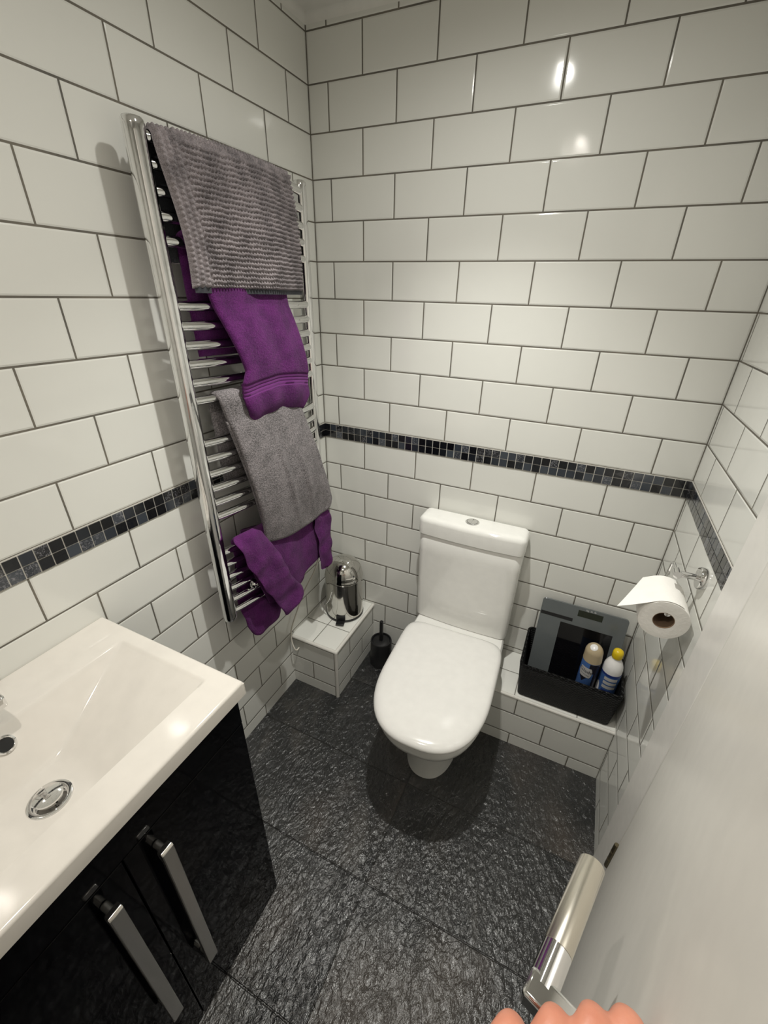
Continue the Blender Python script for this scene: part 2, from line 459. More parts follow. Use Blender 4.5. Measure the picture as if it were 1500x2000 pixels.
# door leaf, a little ajar into the room
H = Vector((1.1655, -.5965, 0)); DU = Vector((-.301, -.954, 0)).normalized(); DN = Vector((-DU.y*-1, 0, 0))
DN = Vector((DU.y, -DU.x, 0)).normalized()      # out of the leaf into the room
UZ = Vector((0,0,1))
DW = .69
door = struct(bpy.data.objects.new('door_1', None)); C.objects.link(door); door.location = H
def dpt(u, n, z): return H + DU*u + DN*n + UZ*z
bm = bmesh.new(); obox(bm, H, DU, DN, UZ, 0.0, DW, -.035, 0, .008, 1.985)
rel(link('door_leaf', bm, 'paint', bevel=.003), door)
def barrel(z):
    bm = bmesh.new(); c = dpt(-.0035, .003, 0)
    lathe(bm, [(.0, 0), (.0052, 0), (.0058, .002), (.0058, .098), (.0052, .1), (0, .1)], (c.x, c.y, z), 18)
    for kz in (.033, .066): lathe(bm, [(.0062, 0), (.0062, .0012)], (c.x, c.y, z+kz), 18)
    rel(link('hinge', bm, 'brass'), door)
barrel(.21); barrel(1.68)
# lever handle
hr = bpy.data.objects.new('lever_handle', None); C.objects.link(hr); rel(hr, door)
HZ = 1.0; HU = .602; HN = .0545
bm = bmesh.new()
def ulathe(bm, u, z, prof, n=28):
    rings = []
    for r, h in prof:
        rings.append([dpt(u + max(r, 1e-5)*math.cos(2*PI*k/n), h, z + max(r, 1e-5)*math.sin(2*PI*k/n)) for k in range(n)])
    loft(bm, rings)
ulathe(bm, HU, HZ, [(.026, 0), (.026, .007), (.0245, .009), (0, .009)])
a = rel(link('rose', bm, 'chrome'), hr)
bm = bmesh.new()
obox(bm, dpt(HU, 0, HZ), DU, DN, UZ, -.010, .010, .008, .0655, -.0105, .0105)
rel(link('neck', bm, 'chrome', bevel=.003), hr)
bm = bmesh.new(); tube(bm, [dpt(HU-.004, HN, HZ), dpt(HU-.034, HN, HZ)], .0112, 28)
rel(link('collar', bm, 'chrome'), hr)
bm = bmesh.new(); tube(bm, [dpt(HU-.034, HN, HZ), dpt(HU-.0345, HN, HZ), dpt(HU-.112, HN, HZ), dpt(HU-.1135, HN, HZ)], [.0105, .0112, .0112, .0100], 28)
rel(link('grip', bm, 'chrome_soft'), hr)
for q in list(hr.children):
    q.matrix_parent_inverse = Matrix.Identity(4)
hr.matrix_parent_inverse = Matrix.Translation(-H)

# ------------------------------------------------------------------ ceiling lamps
for i, (lx, ly, p, pw_, col) in enumerate(LAMPS):
    t = thing('ceiling_light', ['round recessed chrome downlight in ceiling nearest the back wall', 'round recessed chrome downlight in ceiling nearest the front wall'][i], 'ceiling light', (lx, ly, ZC), 'recessed downlights in the ceiling')
    bm = bmesh.new(); lathe(bm, [(.024, -.001), (.026, -.004), (.036, -.005), (.041, -.002), (.042, .0), (.024, 0)], (0,0,0), 40, cap0=False, cap1=False)
    link('bezel', bm, 'chrome', t)
    bm = bmesh.new(); lathe(bm, [(0.0, -.0025), (.018, -.002), (.0235, -.0006)], (0,0,0), 32)
    link('lamp_lens', bm, 'lens', t)

# ------------------------------------------------------------------ toilet
TX = .6125
toilet = thing('toilet', 'white ceramic close-coupled toilet with closed lid against the back tiles', 'toilet', (TX, -.30, 0))
TA = math.radians(2.3)
def dring(hw, yb, yf, ym, z, nb=7, nf=2.35, n=64):
    """D-shaped outline; the bowl stands very slightly askew to the wall"""
    pts = []
    for k in range(n):
        a = 2*PI*k/n; c, s = math.cos(a), math.sin(a)
        e = nb if s > 0 else nf
        x = hw*math.copysign(abs(c)**(2/e), c)
        y = ym + (yb-ym)*abs(s)**(2/e) if s > 0 else ym - (ym-yf)*abs(s)**(2/e)
        y += .05
        pts.append(Vector((TX+.003 + x*math.cos(TA)-y*math.sin(TA), -.05 + x*math.sin(TA)+y*math.cos(TA), z)))
    return pts
bm = bmesh.new()
rings = [dring(.086, -.03, -.470, -.33, 0.0, 8, 2.2), dring(.084, -.03, -.467, -.33, .02, 8, 2.2),
         dring(.084, -.03, -.469, -.33, .09, 8, 2.2), dring(.092, -.03, -.482, -.34, .145, 8, 2.2),
         dring(.118, -.03, -.522, -.35, .205, 8, 2.2), dring(.150, -.022, -.572, -.36, .262, 8, 2.35),
         dring(.166, -.016, -.598, -.36, .302, 9, 2.45), dring(.171, -.014, -.608, -.36, .330, 9, 2.5),
         dring(.170, -.014, -.607, -.36, .346, 9, 2.5), dring(.164, -.018, -.600, -.36, .353, 9, 2.5), dring(.12, -.05, -.55, -.36, .355, 9, 2.35)]
loft(bm, rings); rel(link('pan', bm, 'ceramic'), toilet)
bm = bmesh.new()
loft(bm, [dring(.168, -.168, -.614, -.37, .356, 7, 2.5), dring(.172, -.165, -.619, -.37, .359, 7, 2.5), dring(.172, -.165, -.619, -.37, .367, 7, 2.5), dring(.169, -.168, -.616, -.37, .3695, 7, 2.5)])
rel(link('seat', bm, 'seat_plastic'), toilet)
bm = bmesh.new()
loft(bm, [dring(.170, -.160, -.617, -.37, .3715, 8, 2.55), dring(.1755, -.156, -.624, -.37, .3735, 8, 2.55), dring(.177, -.154, -.626, -.37, .378, 8, 2.55), dring(.1765, -.154, -.625, -.37, .384, 8, 2.55),
          dring(.173, -.157, -.620, -.37, .3905, 8, 2.5), dring(.165, -.164, -.609, -.37, .395, 7, 2.5), dring(.153, -.176, -.592, -.37, .3975, 7, 2.45), dring(.10, -.22, -.52, -.37, .400, 5), dring(.04, -.30, -.42, -.37, .401, 4)])
rel(link('lid', bm, 'seat_plastic', angle=60), toilet)
bm = bmesh.new(); lathe(bm, [(0, -.105), (.010, -.105), (.0105, -.103), (.0105, .103), (.010, .105), (0, .105)], (TX+.008, -.152, .3665), 20, 'x')
rel(link('hinge_bar', bm, 'seat_plastic'), toilet)
def cring2(hw, yf, z, r=.022, yb=-.004, bow=.008, e=0):
    cx = TX; hw -= e; yf += e; yb -= e*.5; r = max(.004, r-e)
    base = rrect(cx, (yb+yf)/2, hw, (yb-yf)/2, r, z, 6)
    out = []
    for i, p in enumerate(base):
        out.append(p)
        if i == 20:
            q = base[21]
            for k in range(1, 12): out.append(p.lerp(q, k/12))
    res = []
    for p in out:
        k = max(0, 1-((p.x-cx)/(hw-r*.3))**2)
        if p.y < (yb+yf)/2: p = Vector((p.x, p.y-bow*k, p.z))
        res.append(p)
    return res
CF = -.088
bm = bmesh.new()
loft(bm, [cring2(.175, CF, .3535, e=.004), cring2(.175, CF, .358), cring2(.176, CF, .42), cring2(.179, CF-.002, .65), cring2(.180, CF-.003, .716), cring2(.180, CF-.003, .720, e=.003)])
rel(link('cistern', bm, 'ceramic'), toilet)
bm = bmesh.new()
loft(bm, [cring2(.181, CF-.005, .7215, e=.004), cring2(.183, CF-.008, .724), cring2(.184, CF-.009, .770), cring2(.184, CF-.009, .777, e=.0015), cring2(.184, CF-.009, .783, e=.006), cring2(.184, CF-.009, .786, e=.012), cring2(.184, CF-.009, .787, e=.024)])
rel(link('cistern_lid', bm, 'ceramic'), toilet)
bc = (TX-.004, -.053, .7868)
bm = bmesh.new(); lathe(bm, [(0, 0), (.0235, 0), (.0235, .0022), (.0215, .0036), (.0195, .0036), (.0190, .0016), (0, .0016)], bc, 40)
fb = rel(link('flush_button', bm, 'chrome'), toilet)
for s in (1, -1):
    bm = bmesh.new(); ring0 = []; ring1 = []
    for k in range(19):
        a = math.radians(-86+172*k/18); r = .0180
        ring0.append((bc[0]+s*(r*math.cos(a)+.0003), bc[1]+r*math.sin(a), bc[2]+.001)); ring1.append((bc[0]+s*(r*.95*math.cos(a)+.0008), bc[1]+r*.95*math.sin(a), bc[2]+.0042))
    loft(bm, [ring0, ring1]); link('push_plate', bm, 'chrome_tube', fb)

# ------------------------------------------------------------------ towel radiator
rad = thing('towel_radiator', 'tall chrome ladder towel radiator on the left tiled wall', 'towel radiator', (.08, -.405, .61))
def rail(y, wd_=1.0):
    bm = bmesh.new(); rings = []
    zs = [.612, .6125, .616, .624] + [.64+.02*k for k in range(54)] + [1.712, 1.720, 1.7235, 1.724]
    es = [.5, .86, .96, 1] + [1]*54 + [1, .95, .82, .5]
    for z, e in zip(zs, es):
        ring = []
        for k in range(28):
            a = 2*PI*k/28; c, s = math.cos(a), math.sin(a)
            x = (.0185 if c > 0 else .0150)*math.copysign(abs(c)**(2/2.1), c); yy = .0175*math.copysign(abs(s)**(2/2.6), s)
            ring.append((.062+x*e, y+yy*e*wd_, z))
        rings.append(ring)
    loft(bm, rings); return rel(link('rail', bm, 'chrome_tube', angle=50), rad)
RY0, RY1 = -.637, -.160
rail(RY0, 1.1); rail(RY1)
BARS = [1.700, 1.662, 1.623, 1.585, 1.546] + [1.433, 1.395, 1.357, 1.318, 1.279, 1.240] + [1.140, 1.101, 1.062, 1.023, .984, .945] + [.836, .797, .757, .717, .677, .637]
def barx(y):
    t = (y-RY0)/(RY1-RY0); return .062 + .034*math.sin(PI*max(0, min(1, t)))**.7
for z in BARS:
    bm = bmesh.new(); pts = []
    for k in range(25):
        y = RY0+.006+(RY1-RY0-.012)*k/24
        pts.append((barx(y), y, z))
    tube(bm, pts, .0105, 16)
    rel(link('bar', bm, 'chrome'), rad)
for y in (-.40, RY1-.05):
    for z in (1.565, .680):
        bm = bmesh.new(); lathe(bm, [(0, .0), (.018, .0), (.018, .006), (.009, .008), (.009, .05), (.0, .05)], (0, y, z), 24, 'x')
        bm2 = bm
        rel(link('wall_bracket', bm, 'chrome'), rad)
bm = bmesh.new(); lathe(bm, [(0, 0), (.011, 0), (.012, .003), (.012, .014), (.009, .018), (.006, .0185), (.005, .014), (0, .014)], (.090, -.560, .697), 26, 'x')
rel(link('bleed_valve', bm, 'chrome'), rad)
bm = bmesh.new(); lathe(bm, [(0, .595), (.011, .595), (.013, .598), (.013, .612), (0, .612)], (.062, RY1, 0), 24)
rel(link('heater_cap', bm, 'white_cable'), rad)
# heater cable
bm = bmesh.new()
tube(bm, bez([(.062, RY1, .597), (.060, -.168, .57), (.05, -.20, .50), (.022, -.235, .42), (.012, -.285, .34), (.010, -.322, .285), (.016, -.334, .24), (.030, -.338, .205), (.034, -.331, .195), (.036, -.318, .197)], 8), .0028, 10)
tag(link('power_cable', bm, 'white_cable'), 'thin white cable drooping from the radiator to the tiled corner box', 'cable')

# ------------------------------------------------------------------ textiles
def cloth(name, f, nu, nv, thick, mat, parent=None, sub=0, matf=None, closed=True):
    """thick closed sheet; f(u, v) is the middle surface"""
    P = [[Vector(f(i/nu, j/nv)) for j in range(nv+1)] for i in range(nu+1)]
    bm = bmesh.new(); F = []; B = []
    for i in range(nu+1):
        fr = []; br = []
        for j in range(nv+1):
            du = P[min(i+1, nu)][j]-P[max(i-1, 0)][j]; dv = P[i][min(j+1, nv)]-P[i][max(j-1, 0)]
            n = du.cross(dv)
            n = n.normalized() if n.length > 1e-9 else Vector((1,0,0))
            e = min(i, nu-i, j, nv-j); k = thick/2*(.35 if e == 0 else .8 if e == 1 else 1)
            h = 0
            fr.append(bm.verts.new(P[i][j]+n*k)); br.append(bm.verts.new(P[i][j]-n*k))
        F.append(fr); B.append(br)
    for i in range(nu):
        for j in range(nv):
            mi = matf(i/nu, j/nv) if matf else 0
            a = bm.faces.new((F[i][j], F[i+1][j], F[i+1][j+1], F[i][j+1])); a.material_index = mi
            a = bm.faces.new((B[i][j], B[i][j+1], B[i+1][j+1], B[i+1][j])); a.material_index = mi
    for i in range(nu):
        for j in (0, nv):
            bm.faces.new((F[i][j], F[i+1][j], B[i+1][j], B[i][j]))
    for j in range(nv):
        for i in (0, nu):
            bm.faces.new((F[i][j], F[i][j+1], B[i][j+1], B[i][j]))
    return link(name, bm, mat, parent, angle=75)
def lerp(a, b, t): return a+(b-a)*t
def pw(tab, t):
    for (a, x), (b, y) in zip(tab, tab[1:]):
        if t <= b: return x+(y-x)*max(0, (t-a))/(b-a)
    return tab[-1][1]

# bath mat: chenille nubs are real bumps
MZ = 1.700; MY0, MY1 = -.616, -.243
def mat_path(s, y, back=.0, off=0.0):
    """s metres along: front bottom (0) up over the bar and down the back"""
    Lf = .233; r = .0165+off; cx = barx(y)
    bulge = .012
    if s < Lf:
        t = s/Lf; return (cx + r + bulge*math.sin(PI*t)*.8 + (1-t)*.012, MZ-.001-(Lf-s)), (1, 0)
    a = (s-Lf)/r
    if a < PI: return (cx+r*math.cos(a), MZ-.001+r*math.sin(a)), (math.cos(a), math.sin(a))
    d = s-Lf-PI*r; return (cx-r-.002-.03*d, MZ-.001-d), (-1, 0)
mroot = thing('bath_mat', 'grey ribbed chenille bath mat hung over the top of the radiator', 'bath mat', (.1, -.43, 1.70))
def build_mat():
    bm = bmesh.new()
    Ltot = .233+PI*.0165+.19; ns = 250; ny = 215
    rows = []
    for j in range(ns+1):
        s = Ltot*j/ns; row = []
        for i in range(ny+1):
            t = i/ny; y0 = lerp(MY0, MY1, t)
            (x, z), (nx, nz) = mat_path(s, y0)
            # border: three cords running down the side, rows of twisted cords across the rest
            d = y0-MY0
            wob = mnoise.noise((d*30, s*9, 1))*.0012
            if d < .040:
                h = abs(math.sin(PI*(d)/.0130))*.0075*(.45+.55*abs(math.sin(PI*s/.0092+int(d/.0130)*1.1)))
            else:
                sk = s+wob+.0006*math.sin(d*190+s*40)
                rowi = int(sk/.0092)
                h = abs(math.sin(PI*sk/.0092))**.6*.0100*(.22+.78*abs(math.sin(PI*d/.0080+rowi*1.3)))
            h += mnoise.noise((y0*55, s*55, 3))*.0012
            edge = min(s, Ltot-s, d+.0, (MY1-y0)); k = min(1, edge/.006)
            h = h*k - (1-k)*.004
            wx = .006*math.sin(y0*14+s*7)+.004*math.sin(y0*31+1)
            if s > .233: wx *= max(0, 1-(s-.233)/.02)
            yy = y0 + .004*math.sin(s*22+d*9) + (.018*(1-t)*max(0, (.233-s)/.233))
            if s > .233+PI*.0165: yy -= .008*(1-t)
            row.append(Vector((x+nx*h+wx, yy, z+nz*h + 0 - .004*math.sin(t*PI)*(1 if s < .03 else 0)*0)))
        rows.append(row)
    vs = [[bm.verts.new(p) for p in r] for r in rows]
    for j in range(ns):
        for i in range(ny): bm.faces.new((vs[j][i], vs[j+1][i], vs[j+1][i+1], vs[j][i+1]))
    return bm, rows
bmm, rows = build_mat()
o = rel(link('chenille_pile', bmm, 'mat_pile', angle=180), mroot)
def matback(u, v):
    s = v*(.233+PI*.0165+.19); t = u; y0 = lerp(MY0+.004, MY1-.004, t)
    (x, z), (nx, nz) = mat_path(s, y0)
    wx = .006*math.sin(y0*14+s*7)+.004*math.sin(y0*31+1)
    if s > .233: wx *= max(0, 1-(s-.233)/.02)
    yy = y0 + .004*math.sin(s*22) + (.018*(1-t)*max(0, (.233-s)/.233))
    return (x-nx*.0022+wx, yy, z-nz*.0022 - (.008 if v == 0 else 0))
o = cloth('backing', matback, 40, 90, .004, 'mat_back'); rel(o, mroot)

def fold(y, ph, amp): return amp*(math.sin(y*70+ph)+.5*math.sin(y*131+ph*2.1))
def drape(zb, zf, zk, yl, yr, amp=.004, ph=0.0, r=.0165, out=.004, extra=None, wl=70):
    """towel over the bar at zb; zf/zk bottom heights front/back, yl/yr tables of side edges over v in 0..1 of the front"""
    def f(u, v):
        yl0, yr0 = pw(yl, 1.0), pw(yr, 1.0)
        if v < .62:
            t = v/.62                                    # 0 bottom .. 1 bar
            y = lerp(pw(yl, t), pw(yr, t), u)
            zbot = zf(u) if callable(zf) else zf
            z = lerp(zbot, zb, t)
            x = barx(lerp(yl0, yr0, u))+r+out*math.sin(PI*min(1, t*1.1))+ (1-t)*.010
            a = amp*(1-t**4)
            x += a*math.sin(u*wl*.1+ph)+.5*a*math.sin(u*wl*.23+ph*2)
            if extra: x += extra(u, t)
        elif v < .72:
            a = (v-.62)/.10*PI; y = lerp(yl0, yr0, u); c = barx(y)
            x = c+r*math.cos(a); z = zb+r*math.sin(a)
        else:
            t = (v-.72)/.28; y = lerp(yl0, yr0, u)+.01*t; x = barx(y)-r-.004*math.sin(u*9+ph)*t; z = lerp(zb, zk, t)
        n = mnoise.noise((y*9, z*9, ph))*.004
        return (x+n, y, z)
    return f

# purple towel in the middle: woven band near its hem
pr = thing('towel', 'folded purple towel with ribbed band hanging below the bath mat', 'towel', (.1, -.44, 1.5))
f1 = drape(1.546, lambda u: 1.168+.018*math.sin(u*3.0)-.006*u, 1.33, [(0, -.500), (.13, -.522), (.27, -.528), (.34, -.515), (1, -.590)], [(0, -.296), (.10, -.280), (.25, -.286), (.34, -.292), (.72, -.318), (1, -.330)], .0035, .6, out=.0, extra=lambda u, t: .024*math.sin(PI*min(1, t/.70)) if t < .70 else 0, wl=80)
def bandf(i, j): 
    t = j/.62
    return 1 if .165 < t < .262 else 0
def f1b(u, v):
    p = Vector(f1(u, v)); t = v/.62
    if .165 < t < .262: p.x += .0022*math.sin((t-.165)/.097*PI*8)-.003
    if t < .16: p.x += .006*math.sin(PI*t/.16)+.0012*math.sin(u*19)
    return p
o = cloth('terry_cloth', f1b, 60, 220, .012, ['purple', 'purple_band'], matf=lambda a, b: bandf(a, b)); rel(o, pr)

# grey towel
gr = thing('towel', 'grey towel draped over the middle bars between two purple towels', 'towel', (.1, -.42, 1.24))
def gz(u): return .806+.012*math.sin(u*PI)*-1+.010*(abs(u-.5)*2)**3
def gx(u, t):
    e = .010*math.sin(PI*u)*(1-t)                       # bellies out
    e += .020*math.exp(-((u-.93)/.10)**2)*max(0, .35-t)/.35  # flicked corner
    e += .007*math.exp(-((u-.42)/.025)**2)*math.sin(PI*min(1, max(0, t*1.25)))
    e += .006*math.exp(-((u-.66)/.03)**2)*math.sin(PI*min(1, max(0, t*1.4)))
    return e
f2 = drape(1.230, gz, 1.02, [(0, -.505), (.25, -.522), (.5, -.540), (.8, -.558), (1, -.578)], [(0, -.200), (.06, -.192), (.35, -.232), (.7, -.285), (1, -.318)], .0022, 2.1, r=.019, out=.022, extra=gx, wl=60)
def f2b(u, v):
    p = Vector(f2(u, v))
    t = min(1, v/.62)
    if v < .72: p.z -= .040*math.exp(-((u-.45)/.25)**2)*max(0, (t-.75)/.25)*0
    return p
o = cloth('terry_cloth', f2b, 70, 150, .013, 'grey_terry'); rel(o, gr)
def f2c(u, v):     # second layer peeping out at the left edge
    t = 1-v
    y = lerp(pw([(0, -.49), (.5, -.528), (1, -.572)], t), pw([(0, -.44), (1, -.5)], t), u)
    z = lerp(.83, 1.185, t)
    return (barx(-.5)+.008+.006*math.sin(PI*t)+.004*math.sin(u*7), y, z)
o = cloth('inner_layer', f2c, 14, 40, .008, 'grey_terry'); rel(o, gr)

# lower purple towel: twisted, with a strip at the front left and deep fold behind
pl = thing('towel', 'crumpled purple towel hanging lowest on the radiator above the steel bin', 'towel', (.1, -.42, .96))
def lobe(pts, w, th, name='terry_cloth', n=14, seg=26, endround=.5, mat='purple'):
    """flat soft strip following a path: width w (list), thickness th"""
    path = bez(pts, n); bm = bmesh.new(); rings = []; L = len(path)
    for i, p in enumerate(path):
        t = i/(L-1); wi = pw(w, t)/2; ti = pw(th, t)/2
        e = 1.0
        if t > 1-endround*.25: e = math.sqrt(max(.02, 1-((t-(1-endround*.25))/(endround*.25))**2))
        tg = (path[min(i+1, L-1)]-path[max(i-1, 0)]).normalized()
        side = Vector((0, 1, 0)); side = (side-tg*side.dot(tg)).normalized(); nn = tg.cross(side)
        ring = []
        for k in range(seg):
            a = 2*PI*k/seg; c, s = math.cos(a), math.sin(a)
            c = math.copysign(abs(c)**.8, c)
            q = p+side*(wi*e*c)+nn*(ti*e*s)
            q += Vector((1, 0, 0))*(mnoise.noise((q.y*22, q.z*22, 5))*.010 + .004*math.sin(2.2*k*2*PI/seg)) + Vector((0, 1, 0))*mnoise.noise((q.y*14, q.z*14, 9))*.012
            ring.append(q)
        rings.append(ring)
    loft(bm, rings); return link(name, bm, mat, angle=180)
f3 = drape(.842, lambda u: .60-.02*math.sin(u*5), .60, [(0, -.52), (.5, -.56), (1, -.585)], [(0, -.235), (.5, -.235), (1, -.262)], .006, .3, r=.0165, out=.004, wl=70)
o = cloth('hanging_layer', f3, 50, 120, .010, 'purple'); rel(o, pl)
o = lobe([(.088, -.560, .866), (.112, -.560, .852), (.128, -.545, .80), (.138, -.510, .70), (.144, -.470, .61), (.146, -.447, .555)], [(0, .085), (.15, .100), (.5, .105), (.8, .098), (1, .095)], [(0, .020), (.5, .024), (1, .034)], 'front_fold', endround=.28); rel(o, pl)
o = lobe([(.095, -.285, .872), (.122, -.270, .85), (.130, -.246, .78), (.134, -.240, .68), (.136, -.246, .570)], [(0, .09), (.3, .085), (.8, .080), (1, .070)], [(0, .016), (.5, .020), (1, .018)], 'side_fold', endround=.2); rel(o, pl)
o = lobe([(.058, -.50, .845), (.050, -.52, .78), (.055, -.525, .68), (.075, -.520, .58), (.088, -.500, .495)], [(0, .09), (.5, .13), (.8, .16), (1, .14)], [(0, .014), (.5, .026), (1, .05)], 'back_fold'); rel(o, pl)
o = lobe([(.060, -.36, .845), (.070, -.365, .75), (.082, -.375, .65), (.094, -.385, .555)], [(0, .16), (.5, .16), (1, .10)], [(0, .012), (.5, .022), (1, .036)], 'back_fold'); rel(o, pl)

# ------------------------------------------------------------------ pedal bin
BC = (.118, -.092)
pb = thing('pedal_bin', 'small polished steel pedal bin with domed lid on the tiled corner box', 'pedal bin', (BC[0], BC[1], BZ))
r = .077
def P(name, prof, mat, c=(0, 0, 0), n=48, axis='z', parent=pb, **kw):
    bm = bmesh.new(); lathe(bm, prof, c, n, axis, **kw); return link(name, bm, mat, parent)
P('base_ring', [(0, 0), (r+.001, 0), (r+.002, .003), (r+.001, .008), (r-.001, .008), (0, .008)], 'black_plastic')
P('body', [(r-.002, .008), (r, .010), (r, .182), (r-.002, .184), (r-.006, .185), (0, .185)], 'steel_bin')
P('domed_lid', [(r-.001, .187), (r+.0015, .188), (r+.0015, .193)] + [(r*math.cos(a*PI/36), .195+.078*math.sin(a*PI/36)) for a in range(0, 18)] + [(.002, .273)], 'steel_bin')
bm = bmesh.new()
pd = Vector((.30, -.95, 0)).normalized(); px = Vector((-pd.y, pd.x, 0))
obox(bm, Vector((0,0,0)), px, pd, UZ, -.017, .017, r-.004, r+.026, .004, .009)
link('pedal', bm, 'black_plastic', pb, bevel=.002)
bm = bmesh.new(); obox(bm, Vector((0,0,0)), px, pd, UZ, -.019, .019, r-.002, r+.003, .010, .034)
link('pedal_guard', bm, 'black_plastic', pb, bevel=.001)
bm = bmesh.new(); obox(bm, Vector((0,0,0)), -px, -pd, UZ, -.022, .022, r-.003, r+.006, .170, .200)
link('lid_hinge', bm, 'black_plastic', pb, bevel=.002)
bm = bmesh.new()      # wire carry handle hanging at the left of the body
hp = [Vector(((r+.002)*math.cos(a), (r+.002)*math.sin(a), 0)) for a in (math.radians(125), math.radians(260))]
pts = []
for k in range(17):
    a = math.radians(lerp(140, 262, k/16)); e = math.sin(PI*k/16)
    pts.append(((r+.003+.006*e)*math.cos(a), (r+.003+.006*e)*math.sin(a), .150-.115*e**.7))
tube(bm, pts, .0016, 8); link('wire_handle', bm, 'chrome', pb)

# ------------------------------------------------------------------ toilet brush
tb = thing('toilet_brush', 'black toilet brush in a round black holder between box and toilet', 'toilet brush', (.282, -.068, 0))
P('holder', [(0, 0), (.046, 0), (.048, .003), (.046, .125), (.0445, .128), (.040, .128), (.040, .115), (0, .115)], 'black_plastic', parent=tb, n=36)
P('lid_disc', [(0, .1155), (.0395, .1155), (.0395, .122), (.034, .125), (0, .126)], 'black_plastic', parent=tb, n=36)
bm = bmesh.new(); obox(bm, Vector((0, 0, 0)), Vector((1, 0, 0)), Vector((0, 1, 0)), UZ, -.0065, .0065, -.0065, .0065, .124, .232)
link('handle', bm, 'black_plastic', tb, bevel=.0015)

# ------------------------------------------------------------------ basket, scale, cans
KX0, KX1, KY0, KY1, KZ = .868, 1.160, -.196, -.012, LZ+.0015
bk = thing('storage_basket', 'black woven rectangular basket on the tiled ledge beside the toilet', 'basket', ((KX0+KX1)/2, (KY0+KY1)/2, KZ))
bm = bmesh.new()
cx, cy = (KX0+KX1)/2, (KY0+KY1)/2; hx, hy = (KX1-KX0)/2, (KY1-KY0)/2
def kr(t, ins=0.0, z=None, dz=0.0):
    ex = .010*t; ey = .012*t
    pts = rrect(cx-.002*t, cy-.006*t, hx+ex-ins, hy+ey*.8-ins, .014, z if z is not None else KZ+.150*t+dz, 6)
    out = []
    for p in pts:
        if z is None and t > .5: p = Vector((p.x, p.y, p.z))
        out.append(p)
    return out
loft(bm, [kr(0, .006), kr(0, 0, KZ+.004), kr(.25), kr(.5), kr(.75), kr(.96), kr(1, .002), kr(1, .006), kr(.96, .008), kr(.5, .008), kr(.05, .008)], cap0=True, cap1=True)
rel(link('woven_body', bm, 'wicker', angle=50), bk)
bm = bmesh.new()
ring = kr(1, .004); ring = [Vector((p.x, p.y, KZ+.149)) for p in ring]; ring.append(ring[0])
tube(bm, ring, .0048, 10); rel(link('rim', bm, 'wicker'), bk)
bm = bmesh.new(); loft(bm, [[Vector((p.x, p.y, KZ+.0085)) for p in kr(0, .010)], [Vector((p.x, p.y, KZ+.0105)) for p in kr(0, .010)]])
rel(link('base_panel', bm, 'wicker_floor'), bk)

# scale leaning on the wall inside the basket
sc = bpy.data.objects.new('bathroom_scale', None); C.objects.link(sc); tag(sc, 'flat grey and black glass bathroom scale leaning upright in the black basket', 'bathroom scale')
b0 = Vector((.882, -.098, KZ+.012)); lean = Vector((0, .075, .300)).normalized(); sx = Vector((1, 0, 0)); sn = sx.cross(lean)  # sn points out (−y)
sc.location = b0
SWd, SH = .268, .305
def sbox(x0, x1, h0, h1, n0, n1, mat, name, bev=.001, r=None, parent=sc):
    bm = bmesh.new()
    if r:
        rings = []
        for nn, e in ((n0, .0), (n1-.001, 0), (n1, .001)):
            rings.append([sx*p.x+lean*p.y+sn*nn for p in rrect((x0+x1)/2, (h0+h1)/2, (x1-x0)/2-e, (h1-h0)/2-e, r, 0, 5)])
        loft(bm, rings); o = link(name, bm, mat, parent, angle=30)
    else:
        obox(bm, Vector((0,0,0)), sx, lean, sn, x0, x1, h0, h1, n0, n1); o = link(name, bm, mat, parent, smooth=False)
    return o
sbox(0, SWd, 0, SH, 0, .006, 'glass_grey', 'glass_plate', r=.010)
sbox(.012, SWd-.012, .012, SH-.012, -.016, -.0002, 'black_plastic', 'underside_housing', r=.010)
sbox(.070, SWd-.035, .035, .235, .0060, .0064, 'glass_black', 'black_glass_panel')
sbox(.002, .105, .246, .258, .0060, .0063, 'black_plastic', 'dark_stripe')
dd = sbox(.116, .192, .272, .294, .0060, .0066, 'lcd', 'display')
def text_mesh(s, size, extrude=0.0):
    cu = bpy.data.curves.new('txt', 'FONT'); cu.body = s; cu.size = size; cu.extrude = extrude; cu.align_x = 'CENTER'
    o = bpy.data.objects.new('txt', cu); C.objects.link(o)
    dg = bpy.context.evaluated_depsgraph_get(); me = bpy.data.meshes.new_from_object(o.evaluated_get(dg))
    bpy.data.objects.remove(o); bpy.data.curves.remove(cu); return me
def put_text(s, size, fn, mat, name, parent, cuts=0):
    me = text_mesh(s, size)
    bm = bmesh.new(); bm.from_mesh(me)
    bmesh.ops.subdivide_edges(bm, edges=[e for e in bm.edges if e.calc_length() > size*.25], cuts=2)
    for v in bm.verts: v.co = fn(v.co.x, v.co.y)
    return link(name, bm, mat, parent, smooth=False)
put_text('kg  st  lb', .009, lambda a, b: sx*(.154+a)+lean*(.2965+b)+sn*.0066, 'white_print', 'lettering', sc)

